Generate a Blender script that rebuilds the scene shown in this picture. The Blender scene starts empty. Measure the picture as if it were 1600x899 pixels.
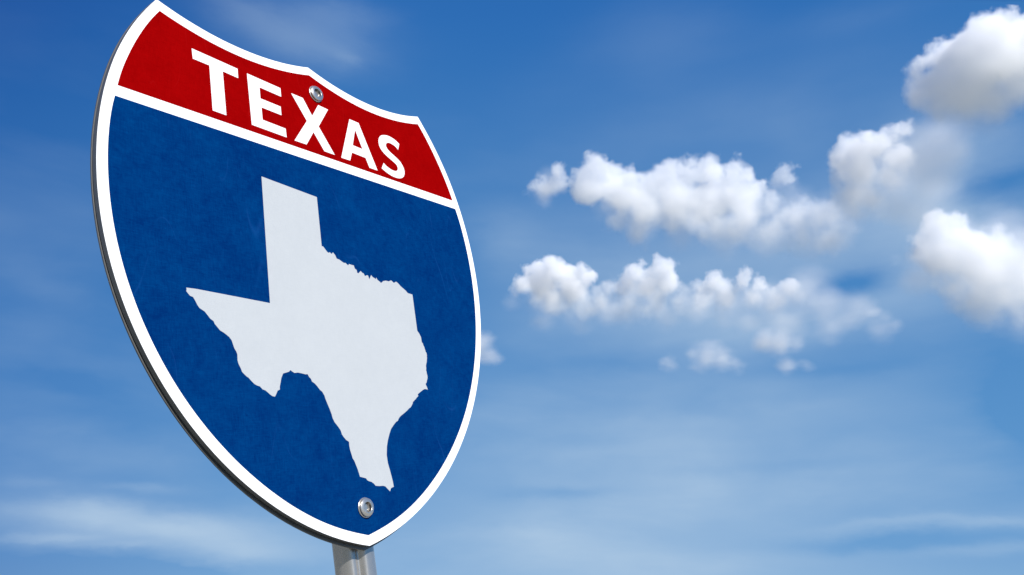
import bpy, bmesh, math, random
from mathutils import Vector, Matrix
from mathutils.geometry import tessellate_polygon

random.seed(3)
sc = bpy.context.scene
COL = sc.collection

# ------------------------------------------------------------------ camera
cam_data = bpy.data.cameras.new('camera')
cam = bpy.data.objects.new('camera', cam_data)
COL.objects.link(cam)
cam.location = (0, 0, 1.95)
cam.rotation_euler = (math.radians(90 + 21.5), 0, 0)
cam_data.lens = 29.25
cam_data.sensor_width = 36
cam_data.clip_start = 0.05
cam_data.clip_end = 120000
sc.camera = cam

# ------------------------------------------------------------------ colour management, sampling
sc.view_settings.view_transform = 'Standard'
sc.view_settings.look = 'None'
sc.view_settings.exposure = 0.3
sc.view_settings.gamma = 1.0
sc.render.engine = 'CYCLES'
sc.cycles.use_denoising = True
sc.cycles.max_bounces = 60
sc.cycles.volume_bounces = 60
sc.cycles.volume_step_rate = 1.0
sc.cycles.volume_max_steps = 256
sc.cycles.transparent_max_bounces = 64

# ------------------------------------------------------------------ sun and sky
SUN_EL, SUN_AZ = math.radians(34), math.radians(149)
sun_data = bpy.data.lights.new('sun', 'SUN')
sun_data.energy = 5.0
sun_data.angle = math.radians(0.5)
sun_data.color = (1.0, 0.975, 0.94)
sun = bpy.data.objects.new('sun', sun_data)
COL.objects.link(sun)
sun_dir = Vector((math.sin(SUN_AZ) * math.cos(SUN_EL), math.cos(SUN_AZ) * math.cos(SUN_EL), math.sin(SUN_EL)))
sun.rotation_euler = sun_dir.to_track_quat('Z', 'Y').to_euler()
sun.location = (20, -10, 30)


class NT:
    """small helper for node trees"""
    def __init__(self, tree):
        self.t = tree
        tree.nodes.clear()

    def n(self, kind, **kw):
        nd = self.t.nodes.new(kind)
        for k, v in kw.items():
            setattr(nd, k, v)
        return nd

    def set(self, sock, v):
        if isinstance(v, bpy.types.NodeSocket):
            self.t.links.new(v, sock)
        else:
            sock.default_value = v

    def m(self, op, a, b=0.0, c=0.0, clamp=False):
        nd = self.n('ShaderNodeMath', operation=op, use_clamp=clamp)
        for s, v in zip(nd.inputs, (a, b, c)):
            self.set(s, v)
        return nd.outputs[0]

    def mix(self, f, a, b, kind='MIX'):
        nd = self.n('ShaderNodeMix', data_type='RGBA', blend_type=kind)
        nd.clamp_factor = True
        self.set(nd.inputs[0], f)
        self.set(nd.inputs[6], a)
        self.set(nd.inputs[7], b)
        return nd.outputs[2]

    def ramp(self, f, stops, interp='LINEAR'):
        nd = self.n('ShaderNodeValToRGB')
        cr = nd.color_ramp
        cr.interpolation = interp
        while len(cr.elements) < len(stops):
            cr.elements.new(0.5)
        for e, (p, c) in zip(cr.elements, stops):
            e.position = p
            e.color = c if len(c) == 4 else (*c, 1)
        self.set(nd.inputs[0], f)
        return nd.outputs[0]

    def noise(self, vec, scale, detail=4, rough=0.5, dist=0.0):
        nd = self.n('ShaderNodeTexNoise')
        self.set(nd.inputs['Vector'], vec)
        nd.inputs['Scale'].default_value = scale
        nd.inputs['Detail'].default_value = detail
        nd.inputs['Roughness'].default_value = rough
        nd.inputs['Distortion'].default_value = dist
        return nd.outputs['Fac']

    def mapping(self, vec, loc=(0, 0, 0), rot=(0, 0, 0), scale=(1, 1, 1)):
        nd = self.n('ShaderNodeMapping')
        self.set(nd.inputs[0], vec)
        nd.inputs['Location'].default_value = loc
        nd.inputs['Rotation'].default_value = rot
        nd.inputs['Scale'].default_value = scale
        return nd.outputs[0]


def lin(r, g, b):
    f = lambda c: (c / 255 / 12.92) if c / 255 <= 0.04045 else ((c / 255 + 0.055) / 1.055) ** 2.4
    return (f(r), f(g), f(b), 1.0)


world = bpy.data.worlds.new('World')
sc.world = world
world.use_nodes = True
W = NT(world.node_tree)
w_out = W.n('ShaderNodeOutputWorld')
w_bg = W.n('ShaderNodeBackground')
W.t.links.new(w_bg.outputs[0], w_out.inputs[0])
coord = W.n('ShaderNodeTexCoord').outputs['Generated']
sep = W.n('ShaderNodeSeparateXYZ')
W.set(sep.inputs[0], coord)
dx, dy, dz = sep.outputs
elev = W.m('MULTIPLY', W.m('ARCSINE', dz), 180 / math.pi)          # degrees above the horizon
azim = W.m('MULTIPLY', W.m('ARCTAN2', dx, dy), 180 / math.pi)      # degrees right of north
sky = W.n('ShaderNodeTexSky', sky_type='NISHITA', sun_disc=False)
sky.sun_elevation = SUN_EL
sky.sun_rotation = SUN_AZ
sky.air_density, sky.dust_density, sky.ozone_density = 1.0, 0.0, 4.0
w_bg.inputs[1].default_value = 0.1
# clear blue: the sky texture graded towards the deep saturated blue of the photograph
K = 10.0 / 2 ** 0.3
grade = W.ramp(W.m('DIVIDE', elev, 90.0), [(0.0, lin(124, 168, 212)), (0.03, lin(103, 150, 205)), (0.07, lin(94, 144, 201)),
                                            (0.12, lin(86, 139, 198)), (0.17, lin(80, 134, 195)), (0.24, lin(68, 126, 190)),
                                            (0.335, lin(54, 116, 185)), (0.45, lin(42, 103, 178)), (1.0, lin(18, 62, 140))], 'LINEAR')
deep = W.m('MULTIPLY', W.m('DIVIDE', W.m('SUBTRACT', -14.0, azim), 24.0, clamp=True), W.m('DIVIDE', W.m('SUBTRACT', elev, 6.0), 34.0, clamp=True))
grade = W.mix(deep, grade, lin(4, 70, 152))
side = W.m('MULTIPLY', W.m('DIVIDE', W.m('SUBTRACT', -15.0, azim), 18.0, clamp=True), W.m('MULTIPLY', W.m('SUBTRACT', 1.0, W.m('DIVIDE', elev, 34.0), clamp=True), 0.75))
grade = W.mix(side, grade, lin(46, 104, 178))
grade10 = W.mix(1.0, grade, (K * 1.0, K * 1.09, K * 1.04, 1), 'MULTIPLY')
blue = W.mix(0.95, sky.outputs[0], grade10)
# high thin veils drawn out along the horizon
u = W.n('ShaderNodeCombineXYZ')
W.set(u.inputs[0], azim)
W.set(u.inputs[1], elev)
wob = W.noise(W.mapping(u.outputs[0], scale=(0.05, 0.13, 1)), 1.0, 6, 0.55)
wob2 = W.noise(W.mapping(u.outputs[0], loc=(7, 3, 1), scale=(0.07, 0.17, 1)), 1.0, 6, 0.58)
az_w = W.m('ADD', azim, W.m('MULTIPLY', W.m('SUBTRACT', wob, 0.5), 12.0))
el_w = W.m('ADD', elev, W.m('MULTIPLY', W.m('SUBTRACT', wob2, 0.5), 3.4))


def spot(a0, e0, sa, se, tilt=0.0):
    a = W.m('SUBTRACT', az_w, a0)
    e = W.m('SUBTRACT', W.m('SUBTRACT', el_w, e0), W.m('MULTIPLY', a, tilt))
    q = W.m('ADD', W.m('POWER', W.m('ABSOLUTE', W.m('DIVIDE', a, sa)), 2.0), W.m('POWER', W.m('ABSOLUTE', W.m('DIVIDE', e, se)), 2.0))
    return W.m('EXPONENT', W.m('MULTIPLY', q, -1.0))


veil_n = W.noise(W.mapping(u.outputs[0], loc=(2, 5, 0), scale=(0.05, 0.13, 1)), 1.0, 5, 0.5, 0.25)
fib_n = W.noise(W.mapping(u.outputs[0], loc=(9, 1, 0), rot=(0, 0, 0.05), scale=(0.06, 0.34, 1)), 1.0, 4, 0.5, 0.4)
low = W.m('SUBTRACT', 1.0, W.m('DIVIDE', elev, 38.0), clamp=True)
total = W.m('MULTIPLY', W.m('MULTIPLY', W.m('SUBTRACT', veil_n, 0.46, clamp=True), low), 0.9)
for a0, e0, sa, se, k in (
        (8.5, 5.5, 18.5, 9.60, 0.42),
        (-20.4, 5.0, 7.1, 0.91, 0.50),
        (-25.9, 5.8, 3.8, 0.55, 0.30),
        (-15.2, 3.8, 4.3, 0.85, 0.38),
        (-27.6, 9.4, 5.2, 1.27, 0.12),
        (-30.8, 15.2, 3.7, 1.87, 0.05),
        (-22.9, 7.1, 2.2, 0.30, 0.15),
        (-27.7, 4.4, 2.7, 0.25, 0.20),
        (-23.9, 4.0, 3.2, 0.26, 0.18),
        (-29.2, 6.9, 2.0, 0.36, 0.12),
        (24.7, 5.0, 5.3, 0.37, 0.20),
        (29.5, 5.1, 2.6, 0.28, 0.12),
        (29.2, 3.3, 3.8, 0.42, 0.20),
        (8.3, 3.5, 9.0, 0.95, 0.14),
        (0.8, 5.0, 3.8, 0.81, 0.20),
        (3.4, 7.6, 4.7, 0.54, -0.18),
        (22.8, 4.0, 6.1, 0.52, -0.24),
        (-28.3, 2.2, 6.8, 0.69, -1.50),
        (-20.0, 2.6, 4.4, 0.30, -0.20),
        (15.5, 22.9, 14.5, 4.66, 0.34),
        (31.3, 24.9, 5.5, 4.51, 0.40),
        (9.2, 19.0, 10.8, 1.95, 0.12),
        (18.0, 17.8, 7.1, 1.46, 0.18),
        (28.3, 19.5, 4.0, 1.94, 0.15),
        (15.1, 31.9, 17.7, 3.70, 0.09),
        (-17.2, 36.9, 5.9, 1.76, 0.26),
        (-13.9, 38.8, 3.1, 0.86, 0.12),
        (-22.3, 37.8, 3.3, 0.83, 0.10),
        (12.2, 37.5, 5.6, 2.39, 0.08),
        (-14.1, 36.3, 1.3, 0.40, 0.10),
        (-0.5, 24.3, 2.9, 1.98, 0.14),
        (34.5, 24.5, 2.4, 1.02, -0.30),
        (24.5, 20.3, 2.4, 0.88, -0.35),
        (31.7, 11.3, 2.3, 3.27, -0.20),
        (21.3, 12.3, 7.7, 2.40, 0.08),
        (16.7, 6.5, 8.6, 1.18, 0.08),
        (12.3, 12.0, 10.1, 0.67, 0.08),
        (4.4, 10.6, 7.0, 0.59, 0.08),
        (20.9, 14.8, 5.6, 0.57, -0.08),
        (6.8, 15.7, 5.4, 0.69, -0.08),
        (15.3, 9.0, 8.1, 0.49, -0.07),
        (-30.4, 18.6, 2.8, 0.84, 0.07),
        (-29.0, 13.1, 3.1, 0.53, -0.08),
        (-7.8, 27.0, 2.9, 1.73, 0.00),
        (26.7, 36.3, 5.2, 1.11, 0.06),
        (21.4, 30.1, 2.7, 1.61, 0.06),
        ):
    total = W.m('ADD', total, W.m('MULTIPLY', spot(a0, e0, sa, se), k))

vcol = lin(188, 211, 232)
veil_c = W.mix(1.0, vcol, (K, K, K, 1), 'MULTIPLY')
total = W.m('MULTIPLY', total, W.m('ADD', 0.45, W.m('ADD', W.m('MULTIPLY', fib_n, 0.6), W.m('MULTIPLY', veil_n, 0.5))))
final = W.mix(W.m('MINIMUM', W.m('MAXIMUM', total, 0.0), 0.9), blue, veil_c)
below = W.m('GREATER_THAN', dz, -0.002)
final = W.mix(below, (1.0, 1.05, 1.0, 1), final)
W.t.links.new(final, w_bg.inputs[0])


# ------------------------------------------------------------------ object helpers
def tag(o, label=None, cat=None, group=None, kind=None):
    for k, v in (('label', label), ('category', cat), ('group', group), ('kind', kind)):
        if v:
            o[k] = v
    return o


def empty(name, loc=(0, 0, 0)):
    o = bpy.data.objects.new(name, None)
    COL.objects.link(o)
    o.location = loc
    o.empty_display_size = 0.1
    return o


def mesh_obj(name, verts, faces, material, parent=None, smooth=False):
    me = bpy.data.meshes.new(name)
    me.from_pydata([tuple(v) for v in verts], [], [tuple(f) for f in faces])
    me.update()
    bm = bmesh.new()
    bm.from_mesh(me)
    bmesh.ops.recalc_face_normals(bm, faces=bm.faces)
    bm.to_mesh(me)
    bm.free()
    if material:
        me.materials.append(material)
    if smooth:
        for p in me.polygons:
            p.use_smooth = True
    o = bpy.data.objects.new(name, me)
    COL.objects.link(o)
    if parent:
        o.parent = parent
    return o


def material(name):
    m = bpy.data.materials.new(name)
    m.use_nodes = True
    return m, NT(m.node_tree)


# ------------------------------------------------------------------ ground
gm, G = material('prairie_ground')
go = G.n('ShaderNodeOutputMaterial')
gb = G.n('ShaderNodeBsdfPrincipled')
gb.inputs['Roughness'].default_value = 0.95
gc = G.n('ShaderNodeTexCoord').outputs['Object']
gcol = G.mix(G.noise(gc, 0.35, 6, 0.6), (0.30, 0.295, 0.27, 1), (0.40, 0.39, 0.36, 1))
gcol = G.mix(G.noise(gc, 9.0, 4, 0.6), gcol, (0.26, 0.26, 0.21, 1))
gcol = G.mix(G.m('MULTIPLY', G.m('SUBTRACT', G.noise(gc, 0.02, 6, 0.65), 0.42, clamp=True), 4.0, clamp=True), gcol, (0.19, 0.20, 0.12, 1))
G.set(gb.inputs['Base Color'], gcol)
gbump = G.n('ShaderNodeBump')
gbump.inputs['Distance'].default_value = 0.03
G.set(gbump.inputs['Height'], G.noise(gc, 14.0, 6, 0.7))
G.t.links.new(gbump.outputs[0], gb.inputs['Normal'])
G.t.links.new(gb.outputs[0], go.inputs[0])
gv, gf = [], []
rings = [0, 3, 8, 20, 60, 200, 800, 3000, 12000, 40000, 90000]
for i, r in enumerate(rings):
    for a in range(48):
        t = a / 48 * 2 * math.pi
        h = 0.0 if r < 10 else 0.02 * math.sin(3 * t + i) * min(r, 60) / 20
        gv.append((r * math.cos(t), r * math.sin(t), h))
for i in range(len(rings) - 1):
    for a in range(48):
        b = (a + 1) % 48
        if i == 0:
            gf.append((0, 48 + a, 48 + b))
        else:
            gf.append((i * 48 + a, (i + 1) * 48 + a, (i + 1) * 48 + b, i * 48 + b))
tag(mesh_obj('ground', gv, gf, gm), kind='structure')


# ------------------------------------------------------------------ sign materials
def sheeting(name, col_a, col_b, col_c=None, rough=0.5, spec=0.25, amount=1.0, scratches=0.0):
    """painted or reflective sheet with cloudy fading, a fine woven grain and faint scratches"""
    m, N = material(name)
    o = N.n('ShaderNodeOutputMaterial')
    b = N.n('ShaderNodeBsdfPrincipled')
    b.inputs['Specular IOR Level'].default_value = spec
    c = N.n('ShaderNodeTexCoord').outputs['Object']
    big = N.noise(c, 9.0, 5, 0.65, 0.3)
    med = N.noise(c, 38.0, 6, 0.75, 0.5)
    # weave: two stretched noises crossing
    wa = N.noise(N.mapping(c, scale=(60, 60, 420)), 1.0, 3, 0.6)
    wb = N.noise(N.mapping(c, scale=(420, 60, 60)), 1.0, 3, 0.6)
    weave = N.m('ADD', wa, wb)
    f = N.m('ADD', N.m('MULTIPLY', big, 0.6), N.m('MULTIPLY', med, 0.7))
    f = N.m('ADD', f, N.m('MULTIPLY', weave, 0.55))
    f = N.m('SUBTRACT', f, 1.215)
    f = N.m('ADD', N.m('MULTIPLY', f, 2.4 * amount), 0.5, clamp=True)
    col = N.mix(f, col_b, col_a)
    if col_c is not None:
        sp = N.noise(c, 120.0, 3, 0.6)
        spots_ = N.m('MULTIPLY', N.m('SUBTRACT', sp, 0.66, clamp=True), 7.0, clamp=True)
        spots_ = N.m('MULTIPLY', spots_, N.m('GREATER_THAN', 0.52, big))
        col = N.mix(spots_, col, col_c)
    if scratches > 0:
        for k, (rz, sx) in enumerate(((0.15, 7.0), (-0.5, 9.0), (1.25, 6.0))):
            v = N.mapping(c, loc=(k * 3.1, 0, k), rot=(0, rz, 0), scale=(sx, 1, sx * 0.22))
            wv = N.noise(v, 1.0, 1, 0.4, 1.2)
            line = N.m('SUBTRACT', 1.0, N.m('MULTIPLY', N.m('ABSOLUTE', N.m('SUBTRACT', wv, 0.5)), 260.0), clamp=True)
            mask = N.m('MULTIPLY', N.m('SUBTRACT', N.noise(c, 6.0 + k, 3, 0.6), 0.5, clamp=True), 6.0, clamp=True)
            col = N.mix(N.m('MULTIPLY', N.m('MULTIPLY', line, mask), scratches), col, tuple(min(1, x * 1.6 + 0.01) for x in col_a[:3]) + (1,))
    N.set(b.inputs['Base Color'], col)
    N.set(b.inputs['Roughness'], N.m('ADD', rough, N.m('MULTIPLY', N.m('SUBTRACT', med, 0.5), 0.2)))
    N.t.links.new(b.outputs[0], o.inputs[0])
    return m


WHITE = sheeting('white_sheeting', (0.82, 0.82, 0.82, 1), (0.78, 0.78, 0.78, 1), rough=0.6, spec=0.1)
PALE = sheeting('pale_sheeting', (0.412, 0.432, 0.448, 1), (0.390, 0.410, 0.427, 1), rough=0.7, spec=0.05)
RED = sheeting('red_sheeting', (0.245, 0.0008, 0.0012, 1), (0.200, 0.0004, 0.0008, 1), rough=0.9, spec=0.0, amount=1.1, scratches=0.25)
BLUE = sheeting('blue_sheeting', (0.0003, 0.035, 0.143, 1), (0.0002, 0.018, 0.100, 1), (0.0002, 0.008, 0.070, 1), rough=0.9, spec=0.0, scratches=0.35)


def metal(name, base, rough, metallic=1.0, grain=0.25, bump=0.0):
    m, N = material(name)
    o = N.n('ShaderNodeOutputMaterial')
    b = N.n('ShaderNodeBsdfPrincipled')
    b.inputs['Metallic'].default_value = metallic
    c = N.n('ShaderNodeTexCoord').outputs['Object']
    n1 = N.noise(c, 60.0, 6, 0.7)
    n2 = N.noise(N.mapping(c, scale=(900, 900, 25)), 1.0, 3, 0.6)
    f = N.m('ADD', N.m('MULTIPLY', n1, 0.6), N.m('MULTIPLY', n2, 0.4))
    N.set(b.inputs['Base Color'], N.mix(f, tuple(x * (1 - grain) for x in base) + (1,), tuple(min(1, x * (1 + grain)) for x in base) + (1,)))
    N.set(b.inputs['Roughness'], N.m('ADD', rough - 0.08, N.m('MULTIPLY', f, 0.16)))
    if bump:
        bp = N.n('ShaderNodeBump')
        bp.inputs['Strength'].default_value = bump
        bp.inputs['Distance'].default_value = 0.0006
        N.set(bp.inputs['Height'], n1)
        N.t.links.new(bp.outputs[0], b.inputs['Normal'])
    N.t.links.new(b.outputs[0], o.inputs[0])
    return m


RIM = metal('rim_metal', (0.13, 0.127, 0.122), 0.45, 0.3, 0.45, 0.4)
GROOVE_SHADE = metal('shaded_groove', (0.012, 0.012, 0.012), 0.7, 0.0)  # near-black colour paints in the shade of the recessed gap
POST = metal('galvanised_post', (0.50, 0.475, 0.445), 0.28, 0.78, 0.12)
BOLT = metal('bolt_steel', (0.66, 0.62, 0.56), 0.27, 0.86, 0.05)
SOCKET_SHADE = metal('shaded_socket_steel', (0.20, 0.19, 0.18), 0.35, 1.0, 0.1)  # darker copy of the bolt steel, shade of the hollow put into its colour

# ------------------------------------------------------------------ sign: shapes in metres on the face of the sign (right, down)
OUT = [(0.0000,-0.4765),(-0.0146,-0.4721),(-0.0293,-0.4682),(-0.0439,-0.4647),(-0.0586,-0.4615),(-0.0732,-0.4588),(-0.0878,-0.4565),(-0.1025,-0.4546),(-0.1171,-0.4531),(-0.1318,-0.4519),(-0.1464,-0.4512),(-0.1611,-0.4508),(-0.1757,-0.4508),(-0.1903,-0.4512),(-0.2050,-0.4519),(-0.2196,-0.4531),(-0.2343,-0.4546),(-0.2489,-0.4566),(-0.2635,-0.4590),(-0.2782,-0.4617),(-0.2928,-0.4649),(-0.3075,-0.4686),(-0.3221,-0.4727),(-0.3367,-0.4771),(-0.3469,-0.4630),(-0.3567,-0.4488),(-0.3662,-0.4343),(-0.3753,-0.4196),(-0.3839,-0.4046),(-0.3921,-0.3893),(-0.3997,-0.3739),(-0.4069,-0.3581),(-0.4136,-0.3422),(-0.4198,-0.3261),(-0.4254,-0.3097),(-0.4306,-0.2932),(-0.4353,-0.2766),(-0.4396,-0.2598),(-0.4433,-0.2429),(-0.4466,-0.2259),(-0.4494,-0.2088),(-0.4518,-0.1917),(-0.4537,-0.1745),(-0.4551,-0.1572),(-0.4561,-0.1399),(-0.4566,-0.1226),(-0.4567,-0.1053),(-0.4563,-0.0880),(-0.4554,-0.0708),(-0.4541,-0.0535),(-0.4523,-0.0363),(-0.4500,-0.0192),(-0.4472,-0.0021),(-0.4440,0.0149),(-0.4403,0.0318),(-0.4361,0.0485),(-0.4314,0.0652),(-0.4263,0.0817),(-0.4207,0.0981),(-0.4146,0.1143),(-0.4081,0.1304),(-0.4011,0.1462),(-0.3937,0.1619),(-0.3858,0.1773),(-0.3775,0.1925),(-0.3688,0.2074),(-0.3596,0.2221),(-0.3500,0.2365),(-0.3401,0.2506),(-0.3297,0.2645),(-0.3189,0.2780),(-0.3077,0.2911),(-0.2961,0.3040),(-0.2842,0.3165),(-0.2719,0.3286),(-0.2592,0.3404),(-0.2461,0.3518),(-0.2328,0.3628),(-0.2190,0.3733),(-0.2050,0.3835),(-0.1907,0.3933),(-0.1760,0.4026),(-0.1611,0.4115),(-0.1459,0.4199),(-0.1304,0.4278),(-0.1147,0.4353),(-0.0988,0.4423),(-0.0827,0.4487),(-0.0664,0.4546),(-0.0500,0.4600),(-0.0334,0.4648),(-0.0168,0.4691),(-0.0000,0.4728),(0.0168,0.4691),(0.0334,0.4648),(0.0500,0.4600),(0.0664,0.4546),(0.0827,0.4487),(0.0988,0.4423),(0.1147,0.4353),(0.1304,0.4278),(0.1459,0.4199),(0.1611,0.4115),(0.1760,0.4026),(0.1907,0.3933),(0.2050,0.3835),(0.2190,0.3733),(0.2328,0.3628),(0.2461,0.3518),(0.2592,0.3404),(0.2719,0.3286),(0.2842,0.3165),(0.2961,0.3040),(0.3077,0.2911),(0.3189,0.2780),(0.3297,0.2645),(0.3401,0.2506),(0.3500,0.2365),(0.3596,0.2221),(0.3688,0.2074),(0.3775,0.1925),(0.3858,0.1773),(0.3937,0.1619),(0.4011,0.1462),(0.4081,0.1304),(0.4146,0.1143),(0.4207,0.0981),(0.4263,0.0817),(0.4314,0.0652),(0.4361,0.0485),(0.4403,0.0318),(0.4440,0.0149),(0.4472,-0.0021),(0.4500,-0.0192),(0.4523,-0.0363),(0.4541,-0.0535),(0.4554,-0.0708),(0.4563,-0.0880),(0.4567,-0.1053),(0.4566,-0.1226),(0.4561,-0.1399),(0.4551,-0.1572),(0.4537,-0.1745),(0.4518,-0.1917),(0.4494,-0.2088),(0.4466,-0.2259),(0.4433,-0.2429),(0.4396,-0.2598),(0.4353,-0.2766),(0.4306,-0.2932),(0.4254,-0.3097),(0.4198,-0.3261),(0.4136,-0.3422),(0.4069,-0.3581),(0.3997,-0.3739),(0.3921,-0.3893),(0.3839,-0.4046),(0.3753,-0.4196),(0.3662,-0.4343),(0.3567,-0.4488),(0.3469,-0.4630),(0.3367,-0.4771),(0.3221,-0.4727),(0.3075,-0.4686),(0.2928,-0.4649),(0.2782,-0.4617),(0.2635,-0.4590),(0.2489,-0.4566),(0.2343,-0.4546),(0.2196,-0.4531),(0.2050,-0.4519),(0.1903,-0.4512),(0.1757,-0.4508),(0.1611,-0.4508),(0.1464,-0.4512),(0.1318,-0.4519),(0.1171,-0.4531),(0.1025,-0.4546),(0.0878,-0.4565),(0.0732,-0.4588),(0.0586,-0.4615),(0.0439,-0.4647),(0.0293,-0.4682),(0.0146,-0.4721)]
RED_P = [(0.0000,-0.4580),(-0.0144,-0.4538),(-0.0289,-0.4499),(-0.0433,-0.4464),(-0.0578,-0.4433),(-0.0722,-0.4405),(-0.0867,-0.4381),(-0.1011,-0.4360),(-0.1156,-0.4344),(-0.1300,-0.4331),(-0.1445,-0.4322),(-0.1589,-0.4317),(-0.1734,-0.4316),(-0.1878,-0.4319),(-0.2023,-0.4325),(-0.2167,-0.4336),(-0.2311,-0.4350),(-0.2456,-0.4368),(-0.2600,-0.4389),(-0.2745,-0.4415),(-0.2889,-0.4444),(-0.3034,-0.4476),(-0.3178,-0.4512),(-0.3323,-0.4552),(-0.3400,-0.4445),(-0.3473,-0.4336),(-0.3543,-0.4224),(-0.3610,-0.4110),(-0.3674,-0.3995),(-0.3735,-0.3878),(-0.3794,-0.3760),(-0.3850,-0.3641),(-0.3904,-0.3520),(-0.3955,-0.3399),(-0.4004,-0.3277),(-0.4050,-0.3153),(-0.4092,-0.3028),(-0.4130,-0.2902),(-0.4164,-0.2775),(0.4164,-0.2775),(0.4130,-0.2902),(0.4092,-0.3028),(0.4050,-0.3153),(0.4004,-0.3277),(0.3955,-0.3399),(0.3904,-0.3520),(0.3850,-0.3641),(0.3794,-0.3760),(0.3735,-0.3878),(0.3674,-0.3995),(0.3610,-0.4110),(0.3543,-0.4224),(0.3473,-0.4336),(0.3400,-0.4445),(0.3323,-0.4552),(0.3178,-0.4512),(0.3034,-0.4476),(0.2889,-0.4444),(0.2745,-0.4415),(0.2600,-0.4389),(0.2456,-0.4368),(0.2311,-0.4350),(0.2167,-0.4336),(0.2023,-0.4325),(0.1878,-0.4319),(0.1734,-0.4316),(0.1589,-0.4317),(0.1445,-0.4322),(0.1300,-0.4331),(0.1156,-0.4344),(0.1011,-0.4360),(0.0867,-0.4381),(0.0722,-0.4405),(0.0578,-0.4433),(0.0433,-0.4464),(0.0289,-0.4499),(0.0144,-0.4538)]
BLUE_P = [(-0.4215,-0.2569),(-0.4255,-0.2418),(-0.4288,-0.2265),(-0.4315,-0.2112),(-0.4337,-0.1957),(-0.4355,-0.1803),(-0.4369,-0.1647),(-0.4379,-0.1491),(-0.4385,-0.1335),(-0.4387,-0.1179),(-0.4386,-0.1023),(-0.4381,-0.0867),(-0.4372,-0.0711),(-0.4359,-0.0555),(-0.4343,-0.0400),(-0.4322,-0.0246),(-0.4298,-0.0092),(-0.4269,0.0062),(-0.4237,0.0214),(-0.4201,0.0366),(-0.4161,0.0517),(-0.4116,0.0666),(-0.4068,0.0815),(-0.4017,0.0962),(-0.3961,0.1108),(-0.3901,0.1252),(-0.3838,0.1395),(-0.3771,0.1536),(-0.3700,0.1675),(-0.3626,0.1812),(-0.3548,0.1947),(-0.3466,0.2080),(-0.3381,0.2211),(-0.3292,0.2339),(-0.3200,0.2464),(-0.3104,0.2587),(-0.3005,0.2708),(-0.2903,0.2825),(-0.2797,0.2940),(-0.2689,0.3052),(-0.2577,0.3162),(-0.2462,0.3268),(-0.2345,0.3371),(-0.2225,0.3471),(-0.2103,0.3568),(-0.1978,0.3661),(-0.1850,0.3751),(-0.1721,0.3838),(-0.1589,0.3921),(-0.1454,0.4000),(-0.1318,0.4074),(-0.1179,0.4145),(-0.1039,0.4211),(-0.0896,0.4272),(-0.0750,0.4329),(-0.0603,0.4381),(-0.0454,0.4429),(-0.0304,0.4472),(-0.0152,0.4512),(-0.0000,0.4549),(0.0152,0.4512),(0.0304,0.4472),(0.0454,0.4429),(0.0603,0.4381),(0.0750,0.4329),(0.0896,0.4272),(0.1039,0.4211),(0.1179,0.4145),(0.1318,0.4074),(0.1454,0.4000),(0.1589,0.3921),(0.1721,0.3838),(0.1850,0.3751),(0.1978,0.3661),(0.2103,0.3568),(0.2225,0.3471),(0.2345,0.3371),(0.2462,0.3268),(0.2577,0.3162),(0.2689,0.3052),(0.2797,0.2940),(0.2903,0.2825),(0.3005,0.2708),(0.3104,0.2587),(0.3200,0.2464),(0.3292,0.2339),(0.3381,0.2211),(0.3466,0.2080),(0.3548,0.1947),(0.3626,0.1812),(0.3700,0.1675),(0.3771,0.1536),(0.3838,0.1395),(0.3901,0.1252),(0.3961,0.1108),(0.4017,0.0962),(0.4068,0.0815),(0.4116,0.0666),(0.4161,0.0517),(0.4201,0.0366),(0.4237,0.0214),(0.4269,0.0062),(0.4298,-0.0092),(0.4322,-0.0246),(0.4343,-0.0400),(0.4359,-0.0555),(0.4372,-0.0711),(0.4381,-0.0867),(0.4386,-0.1023),(0.4387,-0.1179),(0.4385,-0.1335),(0.4379,-0.1491),(0.4369,-0.1647),(0.4355,-0.1803),(0.4337,-0.1957),(0.4315,-0.2112),(0.4288,-0.2265),(0.4255,-0.2418),(0.4215,-0.2569)]
LT = [(-0.2747,-0.4048),(-0.1794,-0.4014),(-0.1800,-0.3814),(-0.2131,-0.3827),(-0.2143,-0.2924),(-0.2423,-0.2925),(-0.2409,-0.3838),(-0.2741,-0.3842)]
LE = [(-0.1588,-0.3998),(-0.0811,-0.3974),(-0.0816,-0.3783),(-0.1326,-0.3800),(-0.1331,-0.3559),(-0.0859,-0.3550),(-0.0864,-0.3362),(-0.1330,-0.3370),(-0.1335,-0.3106),(-0.0798,-0.3094),(-0.0798,-0.2906),(-0.1599,-0.2916)]
LX = [(-0.0550,-0.3960),(-0.0256,-0.3958),(-0.0060,-0.3620),(0.0143,-0.3939),(0.0406,-0.3925),(0.0079,-0.3428),(0.0426,-0.2893),(0.0149,-0.2895),(-0.0082,-0.3249),(-0.0309,-0.2904),(-0.0608,-0.2901),(-0.0223,-0.3452)]
LA = [(0.1003,-0.3905),(0.1268,-0.3901),(0.1650,-0.2878),(0.1408,-0.2878),(0.1329,-0.3088),(0.0937,-0.3099),(0.0850,-0.2888),(0.0603,-0.2884)]
LAH = [(0.1130,-0.3696),(0.1273,-0.3277),(0.0992,-0.3286)]
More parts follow.
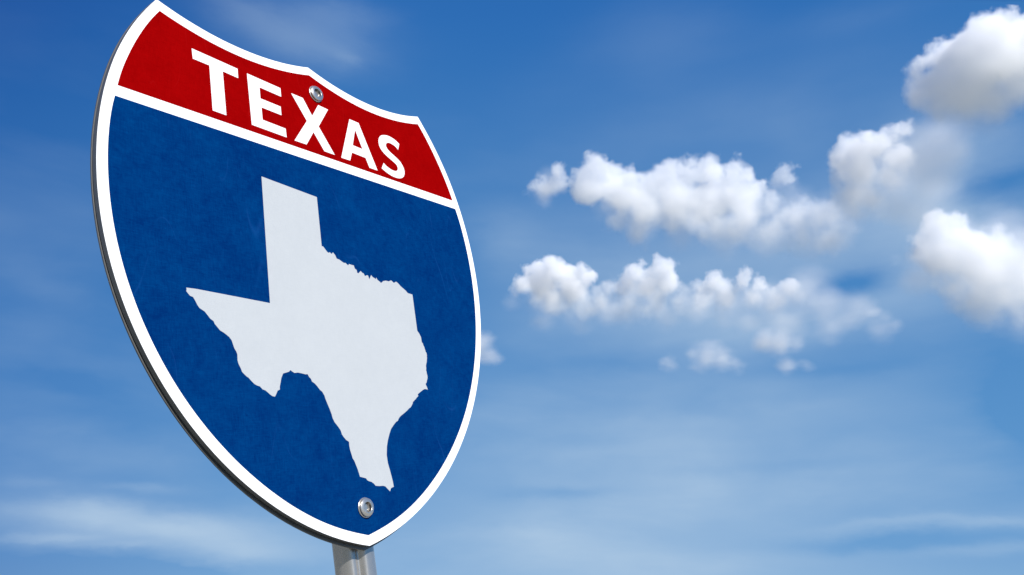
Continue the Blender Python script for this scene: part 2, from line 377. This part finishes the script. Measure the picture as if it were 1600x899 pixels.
LS = [(0.2516,-0.3779),(0.2444,-0.3612),(0.2365,-0.3675),(0.2266,-0.3700),(0.2177,-0.3708),(0.2108,-0.3689),(0.2058,-0.3642),(0.2045,-0.3578),(0.2082,-0.3517),(0.2176,-0.3459),(0.2327,-0.3393),(0.2458,-0.3319),(0.2537,-0.3198),(0.2552,-0.3091),(0.2513,-0.2985),(0.2434,-0.2911),(0.2321,-0.2868),(0.2197,-0.2860),(0.2057,-0.2872),(0.1925,-0.2914),(0.1794,-0.2973),(0.1884,-0.3128),(0.1957,-0.3074),(0.2088,-0.3027),(0.2209,-0.3019),(0.2288,-0.3044),(0.2331,-0.3094),(0.2334,-0.3167),(0.2284,-0.3222),(0.2185,-0.3263),(0.2028,-0.3331),(0.1903,-0.3407),(0.1829,-0.3497),(0.1817,-0.3619),(0.1849,-0.3723),(0.1921,-0.3809),(0.2031,-0.3856),(0.2159,-0.3884),(0.2301,-0.3871),(0.2419,-0.3837)]
MAP = [(-0.1503,-0.1896),(-0.0214,-0.1801),(-0.0248,-0.0778),(-0.0212,-0.0779),(-0.0167,-0.0730),(-0.0121,-0.0680),(-0.0086,-0.0672),(-0.0058,-0.0691),(-0.0026,-0.0665),(-0.0004,-0.0669),(0.0020,-0.0703),(0.0058,-0.0668),(0.0079,-0.0643),(0.0099,-0.0588),(0.0171,-0.0577),(0.0222,-0.0551),(0.0274,-0.0530),(0.0323,-0.0536),(0.0380,-0.0495),(0.0416,-0.0531),(0.0460,-0.0523),(0.0536,-0.0521),(0.0552,-0.0458),(0.0597,-0.0436),(0.0606,-0.0378),(0.0636,-0.0371),(0.0705,-0.0432),(0.0745,-0.0400),(0.0783,-0.0391),(0.0808,-0.0338),(0.0848,-0.0362),(0.0897,-0.0369),(0.0921,-0.0289),(0.0955,-0.0342),(0.0988,-0.0390),(0.1025,-0.0353),(0.1070,-0.0339),(0.1107,-0.0320),(0.1126,-0.0359),(0.1153,-0.0312),(0.1202,-0.0289),(0.1245,-0.0259),(0.1317,-0.0312),(0.1395,-0.0333),(0.1478,-0.0330),(0.1555,-0.0363),(0.1631,-0.0318),(0.1702,-0.0357),(0.1753,-0.0333),(0.1826,-0.0272),(0.1904,-0.0230),(0.1962,-0.0197),(0.2017,-0.0148),(0.2083,-0.0144),(0.2156,-0.0135),(0.2130,0.0659),(0.2178,0.0713),(0.2215,0.0786),(0.2217,0.0848),(0.2216,0.0896),(0.2246,0.0921),(0.2251,0.0962),(0.2273,0.0995),(0.2276,0.1029),(0.2288,0.1062),(0.2290,0.1097),(0.2312,0.1116),(0.2312,0.1150),(0.2312,0.1184),(0.2299,0.1206),(0.2306,0.1226),(0.2285,0.1275),(0.2273,0.1317),(0.2249,0.1359),(0.2228,0.1408),(0.2230,0.1441),(0.2215,0.1490),(0.2220,0.1530),(0.2218,0.1564),(0.2227,0.1604),(0.2223,0.1644),(0.2211,0.1678),(0.2187,0.1713),(0.2168,0.1754),(0.2132,0.1781),(0.2136,0.1807),(0.2156,0.1846),(0.2173,0.1902),(0.2125,0.1894),(0.2081,0.1892),(0.2034,0.1907),(0.1968,0.1939),(0.1902,0.1974),(0.1841,0.2009),(0.1850,0.2035),(0.1836,0.2054),(0.1804,0.2071),(0.1758,0.2108),(0.1703,0.2142),(0.1659,0.2172),(0.1648,0.2201),(0.1612,0.2240),(0.1565,0.2282),(0.1529,0.2295),(0.1443,0.2351),(0.1360,0.2396),(0.1279,0.2437),(0.1217,0.2473),(0.1184,0.2504),(0.1148,0.2548),(0.1098,0.2566),(0.1017,0.2629),(0.0936,0.2698),(0.0873,0.2790),(0.0804,0.2913),(0.0754,0.3034),(0.0719,0.3184),(0.0720,0.3335),(0.0749,0.3471),(0.0773,0.3607),(0.0785,0.3697),(0.0788,0.3768),(0.0715,0.3787),(0.0673,0.3844),(0.0626,0.3800),(0.0573,0.3749),(0.0512,0.3734),(0.0428,0.3735),(0.0326,0.3723),(0.0293,0.3684),(0.0237,0.3649),(0.0179,0.3634),(0.0141,0.3618),(0.0116,0.3582),(0.0050,0.3564),(-0.0027,0.3546),(-0.0042,0.3479),(-0.0061,0.3407),(-0.0088,0.3334),(-0.0115,0.3261),(-0.0147,0.3217),(-0.0162,0.3144),(-0.0181,0.3072),(-0.0188,0.2999),(-0.0183,0.2927),(-0.0248,0.2891),(-0.0297,0.2838),(-0.0329,0.2795),(-0.0348,0.2722),(-0.0386,0.2670),(-0.0428,0.2620),(-0.0467,0.2577),(-0.0501,0.2505),(-0.0513,0.2438),(-0.0544,0.2345),(-0.0585,0.2244),(-0.0612,0.2172),(-0.0628,0.2108),(-0.0667,0.2042),(-0.0718,0.2006),(-0.0766,0.1949),(-0.0814,0.1901),(-0.0876,0.1866),(-0.0894,0.1817),(-0.0927,0.1790),(-0.0956,0.1739),(-0.1005,0.1744),(-0.1082,0.1731),(-0.1171,0.1721),(-0.1244,0.1733),(-0.1283,0.1713),(-0.1326,0.1686),(-0.1358,0.1716),(-0.1419,0.1734),(-0.1491,0.1755),(-0.1536,0.1833),(-0.1564,0.1918),(-0.1590,0.1989),(-0.1592,0.2031),(-0.1642,0.2055),(-0.1684,0.2123),(-0.1711,0.2157),(-0.1754,0.2151),(-0.1794,0.2131),(-0.1847,0.2089),(-0.1886,0.2060),(-0.1946,0.2041),(-0.1992,0.1995),(-0.2046,0.1983),(-0.2099,0.1957),(-0.2149,0.1912),(-0.2199,0.1860),(-0.2237,0.1839),(-0.2275,0.1806),(-0.2312,0.1772),(-0.2333,0.1710),(-0.2366,0.1642),(-0.2379,0.1584),(-0.2372,0.1489),(-0.2386,0.1443),(-0.2420,0.1387),(-0.2440,0.1317),(-0.2456,0.1259),(-0.2496,0.1208),(-0.2546,0.1173),(-0.2596,0.1142),(-0.2659,0.1112),(-0.2707,0.1058),(-0.2747,0.1015),(-0.2764,0.0970),(-0.2820,0.0936),(-0.2871,0.0875),(-0.2913,0.0826),(-0.2955,0.0805),(-0.3003,0.0778),(-0.3037,0.0731),(-0.3069,0.0664),(-0.3103,0.0610),(-0.3152,0.0598),(-0.3186,0.0563),(-0.3213,0.0531),(-0.3206,0.0495),(-0.3209,0.0470),(-0.3040,0.0467),(-0.1610,0.0524)]
BOLTS = [(0.0103,-0.4172),(-0.0004,0.4084)]

SIGN_CENTRE = Vector((-0.33035, 1.45481, 0.57412)) + Vector((0, 0, 1.95))
AX = Vector((0.57385, 0.80076, 0.17168))
DOWN = Vector((0.18187, 0.07979, -0.98008))
BACK = Vector((-0.79851, 0.59364, -0.09985))
DEPTH_T = SIGN_CENTRE.z / -DOWN.z                     # distance down the leaning axis to the ground
base = SIGN_CENTRE + DOWN * DEPTH_T
rot = Matrix((AX, BACK, -DOWN)).transposed().to_quaternion()
sign = empty('road_sign', base)
sign.rotation_mode = 'QUATERNION'
sign.rotation_quaternion = rot
tag(sign, 'red, white and blue shield sign reading TEXAS on a leaning grey post', 'road sign')
H = DEPTH_T


def P(u, v, y):
    return (u, y, H - v)


def fix(poly):
    """drop near-duplicate points"""
    out = []
    for p in poly:
        if not out or (abs(p[0] - out[-1][0]) + abs(p[1] - out[-1][1])) > 2e-4:
            out.append(p)
    if abs(out[0][0] - out[-1][0]) + abs(out[0][1] - out[-1][1]) < 2e-4:
        out.pop()
    return out


def offset(poly, d):
    """move an outline outwards by d"""
    n = len(poly)
    area = sum(poly[i][0] * poly[(i + 1) % n][1] - poly[(i + 1) % n][0] * poly[i][1] for i in range(n))
    s = 1 if area > 0 else -1
    res = []
    for i in range(n):
        a, b, c = Vector(poly[i - 1]), Vector(poly[i]), Vector(poly[(i + 1) % n])
        e1, e2 = (b - a).normalized(), (c - b).normalized()
        n1, n2 = Vector((e1.y, -e1.x)) * s, Vector((e2.y, -e2.x)) * s
        m = (n1 + n2)
        m = m / max(m.dot(m) / 2, 0.35)
        res.append(tuple(b + m * d))
    return res


def sheet(name, poly, y_back, y_front, mat, parent, hole=None, bevel=0.0, layers=None):
    """a flat plate cut to an outline, with its own thickness; layers = [(offset, y), ...] for a stepped rim"""
    poly = fix(poly)
    loops = [poly] + ([fix(hole)] if hole else [])
    verts, faces = [], []
    lay = layers or ([(0.0, y_back), (0.0, y_front + bevel), (-bevel, y_front)] if bevel else [(0.0, y_back), (0.0, y_front)])
    start = []
    for li, (off, y) in enumerate(lay):
        st = []
        for lp in loops:
            st.append(len(verts))
            q = offset(lp, off) if off and lp is poly else lp
            verts += [P(a, b, y) for a, b in q]
        start.append(st)
    for li in range(len(lay) - 1):
        for k, lp in enumerate(loops):
            n = len(lp)
            for i in range(n):
                j = (i + 1) % n
                faces.append((start[li][k] + i, start[li][k] + j, start[li + 1][k] + j, start[li + 1][k] + i))
    for li in (0, len(lay) - 1):
        idx = []
        vl = []
        for k, lp in enumerate(loops):
            ids = [start[li][k] + i for i in range(len(lp))]
            idx += ids
            vl.append([Vector((verts[i][0], verts[i][2], 0)) for i in ids])
        for t in tessellate_polygon(vl):
            faces.append(tuple(idx[i] for i in t))
    return mesh_obj(name, verts, faces, mat, parent)


mm = 0.001
sheet('panel', OUT, 9.5 * mm, 0.0, RIM, sign, bevel=0.5 * mm)
sheet('rim_groove', OUT, 11.0 * mm, 9.5 * mm, GROOVE_SHADE, sign, layers=[(-4 * mm, 12.3 * mm), (-4 * mm, 9.3 * mm)])
v_top, v_bot = min(p[1] for p in OUT), max(p[1] for p in OUT)
FLANGE = [(a, b + 5.0 * mm * ((b - v_top) / (v_bot - v_top)) ** 1.5) for a, b in OUT]      # the backing plate hangs a little lower than the face
sheet('back_flange', FLANGE, 16 * mm, 11 * mm, RIM, sign,
      layers=[(0.0 * mm, 16 * mm), (0.6 * mm, 15.4 * mm), (0.6 * mm, 12.8 * mm), (0.0 * mm, 12.2 * mm)])
sheet('border', offset(fix(OUT), -0.25 * mm), 0.0, -0.3 * mm, WHITE, sign)
sheet('red_band', RED_P, -0.3 * mm, -0.55 * mm, RED, sign)
sheet('blue_field', BLUE_P, -0.3 * mm, -0.55 * mm, BLUE, sign)
sheet('state_map', MAP, -0.55 * mm, -0.8 * mm, PALE, sign)


def smooth_closed(pts, sharp, rounds=2):
    """corner cutting that leaves the sharp corners alone"""
    pts = [(p, i in sharp) for i, p in enumerate(pts)]
    for _ in range(rounds):
        out = []
        n = len(pts)
        for i in range(n):
            (a, sa), (b, sb) = pts[i], pts[(i + 1) % n]
            if sa:
                out.append((a, True))
            else:
                out.append(((a[0] * .75 + b[0] * .25, a[1] * .75 + b[1] * .25), False))
            if not sb:
                out.append(((a[0] * .25 + b[0] * .75, a[1] * .25 + b[1] * .75), False))
        pts = out
    return [p for p, _ in pts]


for ch, poly, hole in (('T', LT, None), ('E', LE, None), ('X', LX, None), ('A', LA, LAH), ('S', smooth_closed(LS, {0, 1, 20, 21}), None)):
    o = sheet('letter', poly, -0.55 * mm, -0.8 * mm, WHITE, sign, hole=hole)
    o['label'] = 'white capital letter %s on the red band' % ch


def lathe(name, cu, cv, prof, mat, parent, seg=64, cap=True):
    verts, faces = [], []
    for r, h in prof:
        for k in range(seg):
            t = 2 * math.pi * k / seg
            verts.append(P(cu + r * math.cos(t), cv + r * math.sin(t), -h))
    for i in range(len(prof) - 1):
        for k in range(seg):
            j = (k + 1) % seg
            faces.append((i * seg + k, i * seg + j, (i + 1) * seg + j, (i + 1) * seg + k))
    if cap:
        faces.append(tuple(range((len(prof) - 1) * seg, len(prof) * seg)))
    return mesh_obj(name, verts, faces, mat, parent, smooth=True)


def arc(r0, h0, rad, a0, a1, n):
    return [(r0 + rad * math.cos(math.radians(a0 + (a1 - a0) * i / n)), h0 + rad * math.sin(math.radians(a0 + (a1 - a0) * i / n))) for i in range(n + 1)]


for cu, cv in BOLTS:
    s = 1.0 * mm
    washer = [(17.2 * s, 0.3 * s)] + arc(16.2 * s, 2.0 * s, 1.5 * s, -50, 80, 8) + [(15.4 * s, 3.2 * s), (13.4 * s, 3.4 * s)]
    head = [(13.0 * s, 3.2 * s), (13.2 * s, 4.6 * s)] + arc(14.4 * s, 6.0 * s, 1.4 * s, -80, 75, 10) + [(13.2 * s, 7.9 * s), (11.6 * s, 8.5 * s), (10.2 * s, 8.8 * s)] + arc(9.4 * s, 8.0 * s, 0.8 * s, 80, 180, 6)
    dish = [(8.4 * s, 6.0 * s), (8.0 * s, 3.4 * s), (7.0 * s, 2.0 * s), (5.0 * s, 1.4 * s), (2.0 * s, 1.2 * s)]
    b = lathe('bolt', cu, cv, head, BOLT, sign, cap=False)
    lathe('socket', cu, cv, [(9.3 * s, 7.4 * s)] + dish, SOCKET_SHADE, b)
    w = lathe('washer', cu, cv, washer, BOLT, b)

# post: leaning tube with an added channel, shaped to imitate a reflection's dark band
PU, PD, PR = 0.014, 0.055, 0.0355
CH = math.radians(240)
verts, faces = [], []
seg = 180
zs = [H + 0.40] + [H + 0.40 - (H + 0.85) * i / 12 for i in range(1, 13)]
for z in zs:
    for k in range(seg):
        t = 2 * math.pi * k / seg
        d = (t - CH + math.pi) % (2 * math.pi) - math.pi
        r = PR - 0.009 * math.exp(-(d / 0.24) ** 2)
        verts.append((PU + r * math.cos(t), PD + r * math.sin(t), z))
for i in range(len(zs) - 1):
    for k in range(seg):
        j = (k + 1) % seg
        faces.append((i * seg + k, i * seg + j, (i + 1) * seg + j, (i + 1) * seg + k))
faces.append(tuple(range(seg)))
faces.append(tuple(range((len(zs) - 1) * seg, len(zs) * seg)))
mesh_obj('post', verts, faces, POST, sign, smooth=True)


def box(name, x0, x1, y0, y1, z0, z1, mat, parent):
    v = [(x, y, z) for x in (x0, x1) for y in (y0, y1) for z in (z0, z1)]
    f = [(0, 1, 3, 2), (4, 6, 7, 5), (0, 4, 5, 1), (2, 3, 7, 6), (0, 2, 6, 4), (1, 5, 7, 3)]
    return mesh_obj(name, v, f, mat, parent)


for cu, cv in BOLTS:                                   # brackets that hold the shield to the post
    zc = H - cv - (0.02 if cv < 0 else -0.02)
    box('bracket', PU - 0.05, PU + 0.05, 16.1 * mm, 24 * mm, zc - 0.015, zc + 0.015, POST, sign)


# ------------------------------------------------------------------ clouds: lumpy bodies of scattering vapour, lit by the sun and sky
CLOUDS = {
 'towering_cloud': ('brilliant white cumulus, highest cloud and cut by the frame beside the blue', 0.045,
  [(1029,1701,1132,46),(1085,1669,1110,50),(1136,1648,1123,55),(1158,1605,1128,63),(1000,1652,1225,29),(990,1686,1207,29),(986,1730,1179,29),(1032,1643,1255,29),(1116,1581,1267,42),(1087,1583,1250,34),(1134,1576,1238,38),(1158,1549,1224,50),(1065,1596,1235,55),(1110,1574,1185,95),(1043,1624,1227,46),(1190,1609,1193,63),(1045,1665,1225,42),(1025,1696,1202,50),(1001,1720,1181,42),(1053,1647,1158,88),(1107,1638,1151,63),(1031,1712,1152,42),(1081,1691,1149,46),(1129,1670,1138,38),(1160,1627,1179,46),(1073,1601,1187,84),(1206,1553,1213,84),(1214,1585,1166,63),(999,1687,1204,32),(983,1718,1156,25)],
  [(1094,1682,1121,59),(1035,1691,1109,50),(1160,1689,1126,59),(1187,1642,1165,69),(1129,1689,1090,59)]),
 'trailing_cloud': ('small white cumulus arm slanting up to the brilliant highest cloud', 0.045,
  [(919,1998,1057,51),(982,2014,1052,55),(1000,1961,1086,51),(1024,1940,1132,42),(941,2032,1026,34),(913,1940,1187,30),(888,1972,1147,34),(939,1952,1159,51),(953,1919,1186,30),(985,1890,1188,30),(1016,1876,1195,25),(1043,1868,1206,15),(966,1905,1154,46),(894,1979,1096,38),(948,1979,1111,63),(999,1896,1174,30)],
  [(1080,1968,994,84),(962,1977,1075,80),(916,2008,1033,63),(1048,2003,1109,95),(1050,1864,1088,116),(1097,1854,1148,76),(1008,1951,1004,84),(1098,1950,1042,93),(1121,1850,1108,63),(948,2015,998,53)]),
 'long_cloud': ('longest cloud, broad grey-white bank stretching across the middle of the sky', 0.027,
  [(935,2185,1086,45),(887,2176,1099,36),(395,2327,1098,45),(588,2315,1077,45),(333,2288,1144,49),(220,2248,1253,38),(259,2239,1275,40),(307,2274,1254,49),(364,2252,1258,29),(395,2239,1248,27),(246,2270,1223,58),(332,2258,1195,72),(468,2241,1229,58),(427,2234,1210,49),(536,2229,1252,54),(603,2225,1254,54),(673,2212,1242,49),(708,2193,1225,36),(746,2198,1206,29),(407,2251,1158,72),(504,2248,1168,81),(610,2285,1180,85),(696,2245,1166,76),(760,2207,1135,58),(840,2234,1107,63),(893,2204,1071,58),(957,2196,1055,49),(776,2227,1065,58),(686,2229,1100,67),(851,2219,1047,58),(391,2288,1129,49),(544,2276,1117,58),(626,2295,1115,54),(459,2290,1124,49),(810,2215,1027,54),(910,2184,1016,54),(670,2255,1070,45),(741,2271,1065,49),(489,2299,1100,40)],
  [(294,2280,1173,67),(388,2278,1107,67),(518,2348,1108,67),(637,2277,1064,72),(755,2231,1032,72),(852,2193,1004,67),(914,2130,1076,72),(937,2169,1013,63),(868,2194,1129,58),(952,2141,1061,58),(799,2155,1120,67)]),
 'scrap_cloud': ('ragged hollow cloud scrap just off the end of the longest cloud', 0.022,
  [(125,2261,1279,26),(93,2263,1262,29),(72,2298,1245,26),(140,2255,1270,23),(101,2294,1225,42),(129,2295,1239,36),(105,2304,1194,36)],
  [(121,2309,1278,58),(99,2296,1215,49)]),
 'small_puff': ('single round puff tucked beside the sunlit notch of the longest cloud', 0.02,
  [(809,2195,1228,32),(829,2204,1211,34),(801,2208,1196,30)],
  [(821,2205,1210,50),(839,2201,1175,50),(888,2232,1181,46)]),
 'left_heap': ('compact bright white heap cloud nearest the sign, below the longest cloud', 0.04,
  [(146,2738,995,45),(266,2715,987,45),(330,2669,1040,35),(44,2689,1055,45),(84,2702,1017,45),(309,2686,1011,45),(232,2667,1075,55),(85,2687,1136,45),(137,2652,1136,32),(166,2651,1116,40),(108,2720,1084,65),(196,2674,1114,35),(264,2695,1101,42),(288,2686,1047,37),(213,2721,1061,65),(49,2700,1074,30),(139,2724,1037,55),(257,2713,1026,45),(178,2715,1003,40)],
  [(0,2694,1010,40),(110,2712,950,60),(247,2764,957,65),(336,2750,976,65),(68,2742,1033,50),(133,2705,995,65),(223,2732,993,65),(291,2737,995,60),(0,2720,1024,30),(357,2723,1001,50),(354,2672,1077,45),(201,2735,982,55)]),
 'middle_heap': ('bright white heap cloud, middle one of the low row of three', 0.032,
  [(655,2705,1007,46),(469,2728,992,41),(635,2694,1062,30),(380,2743,1069,36),(413,2713,1026,46),(518,2744,1029,51),(587,2729,1023,46),(439,2701,1125,46),(515,2658,1126,38),(550,2676,1141,23),(478,2675,1102,46),(475,2733,1077,51),(548,2703,1075,51),(592,2677,1044,36),(636,2682,1026,25),(416,2714,1094,36)],
  [(339,2753,1025,66),(408,2773,996,66),(543,2776,982,71),(636,2686,965,66),(441,2675,1031,71),(565,2751,1036,71),(632,2653,999,66),(520,2757,1014,61)]),
 'right_heap': ('fainter flat heap cloud ending the low row of three', 0.028,
  [(688,2716,1027,41),(763,2731,1028,47),(836,2711,1025,52),(919,2695,1010,52),(947,2653,1041,47),(987,2669,1005,41),(710,2692,1090,34),(750,2708,1068,31),(803,2674,1078,41),(851,2691,1068,41),(895,2683,1034,36),(780,2700,1050,31)],
  [(738,2743,973,67),(808,2686,930,67),(906,2649,928,78),(1009,2641,1041,88),(1058,2623,999,83),(1165,2634,969,72),(1208,2613,882,67),(1062,2615,894,78),(956,2669,935,78),(745,2739,1055,72),(822,2700,1028,83),(885,2623,999,83),(985,2683,1046,88),(1033,2675,1007,83),(770,2686,988,62),(883,2699,981,62),(1054,2633,945,67),(1142,2647,928,67)]),
 'corner_cloud': ('loose billowing cloud below the brilliant highest one, with soft hollow centre', 0.026,
  [(1241,2184,950,74),(1257,2202,872,68),(1301,2215,831,68),(1333,2235,803,45),(1388,2096,911,62),(1191,2200,967,45),(1283,2231,841,57),(1231,2233,951,51),(1409,2166,788,62),(1347,2192,807,62),(1238,2173,1060,40),(1264,2152,1056,31),(1196,2172,1015,45),(1289,2147,1039,26),(1220,2178,981,57),(1300,2143,966,68),(1358,2157,964,68),(1377,2122,933,51),(1334,2191,923,79),(1350,2135,884,68),(1276,2216,937,57),(1242,2205,901,43),(1378,2136,861,45),(1280,2205,889,51),(1323,2179,855,68),(1371,2175,835,57),(1436,2151,867,62),(1435,2156,812,62),(1375,2149,800,51)],
  [(1183,2222,916,81),(1364,2204,773,60),(1414,2170,761,70),(1215,2221,996,65),(1250,2197,945,81),(1287,2100,923,116),(1354,2115,872,116),(1431,2144,982,116),(1328,2185,823,70),(1402,2194,807,65),(1483,2182,880,116),(1285,2160,1029,81),(1370,2115,1028,81)]),
 'sign_cloud': ('faint cloud half hidden behind the edge of the shield sign', 0.03,
  [],
  [(-103,2676,847,53),(-75,2668,810,43),(-126,2709,834,63),(-47,2682,799,24)]),
 'wisp_a': ('tiny round faint cloud wisp, smallest and lowest in the sky', 0.03,
  [],
  [(614,3141,917,48),(585,3107,910,40)]),
 'wisp_b': ('thin oval cloud wisp beside the tiny round one', 0.03,
  [],
  [(710,3110,942,48),(757,3100,939,63),(807,3076,921,63),(849,3054,905,45)]),
 'wisp_c': ('small hooked cloud wisp below the loose billowing cloud', 0.03,
  [],
  [(1195,2574,929,28),(1236,2591,917,34),(1253,2570,887,34),(1192,2598,928,21)]),
 'wisp_d': ('faint smudge of cloud under the fainter flat heap cloud', 0.03,
  [],
  [(921,2889,938,50),(972,2871,920,55),(1027,2866,911,44),(1005,2933,850,33),(1058,2884,840,33)]),
 'wisp_e': ('tiny bright cloud fleck just off the loose billowing cloud', 0.03,
  [],
  [(1177,2345,1007,17),(1180,2335,994,12)]),
}



def vapour(name, puffs, veil, dense=0.055, thin=0.009):
    """density rises inwards from the puff surfaces; crisp on top, dissolving below"""
    m, N = material(name)
    o = N.n('ShaderNodeOutputMaterial')
    v = N.n('ShaderNodeVolumeScatter')
    v.inputs['Color'].default_value = (0.985, 0.993, 1.0, 1)  # slight blue stands in for haze and bluish shade on the clouds
    v.inputs['Anisotropy'].default_value = 0.0
    p = N.n('ShaderNodeNewGeometry').outputs['Position']
    z = N.n('ShaderNodeSeparateXYZ')
    N.set(z.inputs[0], p)
    lump = N.noise(p, 1 / 85.0, 7, 0.60, 0.0)
    disp = N.m('MULTIPLY', N.m('SUBTRACT', lump, 0.5), 1.0)

    def depth(ps, soft):
        acc = None
        for (x, y, zz, r) in ps:
            d = N.n('ShaderNodeVectorMath', operation='DISTANCE')
            N.set(d.inputs[0], p)
            d.inputs[1].default_value = (x, y, zz)
            k = N.m('SUBTRACT', r, d.outputs['Value'])
            acc = k if acc is None else N.m('SMOOTH_MAX', acc, k, soft)
        return acc
    total = None
    if puffs:
        zs = [q[2] for q in puffs]
        zlo, zhi = min(zs), max(zs)
        sd = N.m('ADD', depth(puffs, 22.0), N.m('MULTIPLY', disp, 150.0))
        rel = N.m('DIVIDE', N.m('SUBTRACT', z.outputs[2], zlo - 10), max(30.0, (zhi - zlo) * 0.8), clamp=True)
        soft = N.m('ADD', 13.0, N.m('MULTIPLY', N.m('SUBTRACT', 1.0, rel), 95.0))
        core = N.m('DIVIDE', sd, soft, clamp=True)
        curl = N.m('ADD', 0.62, N.m('MULTIPLY', N.noise(p, 1 / 30.0, 4, 0.65, 1.2), 0.8))
        total = N.m('MULTIPLY', N.m('POWER', core, 1.25), N.m('MULTIPLY', curl, dense))
    if veil:
        drift = N.noise(N.mapping(p, scale=(1 / 170, 1 / 170, 1 / 80)), 1.0, 4, 0.55, 0.0)
        sv = N.m('ADD', depth(veil, 25.0), N.m('MULTIPLY', N.m('SUBTRACT', drift, 0.5), 120.0))
        vl = N.m('DIVIDE', sv, 70.0, clamp=True)
        vl = N.m('MULTIPLY', N.m('POWER', vl, 1.4), thin)
        total = vl if total is None else N.m('ADD', total, vl)
    N.t.links.new(total, v.inputs['Density'])
    N.t.links.new(v.outputs[0], o.inputs['Volume'])
    m.cycles.volume_step_rate = 1.0
    return m


def body(name, puffs, grow, voxel, mat):
    bm = bmesh.new()
    for (x, y, z, r) in puffs:
        bmesh.ops.create_icosphere(bm, subdivisions=2, radius=r + grow, matrix=Matrix.Translation((x, y, z)))
    me = bpy.data.meshes.new(name)
    bm.to_mesh(me)
    bm.free()
    ob = bpy.data.objects.new(name, me)
    COL.objects.link(ob)
    mo = ob.modifiers.new('weld', 'REMESH')
    mo.mode = 'VOXEL'
    mo.voxel_size = voxel
    dg = bpy.context.evaluated_depsgraph_get()
    me2 = bpy.data.meshes.new_from_object(ob.evaluated_get(dg))
    ob.modifiers.clear()
    ob.data = me2
    me2.name = name
    me2.materials.clear()
    me2.materials.append(mat)
    return ob


for name, (label, dense, puffs, veil) in CLOUDS.items():
    mat = vapour(name + '_vapour', puffs, veil, dense, 0.006 if puffs else 0.022)
    o = body('cloud', [(x, y, z, r + 12) for x, y, z, r in puffs] + [(x, y, z, r + 10) for x, y, z, r in veil], 16.0, 8.0, mat)
    tag(o, label, 'cloud')
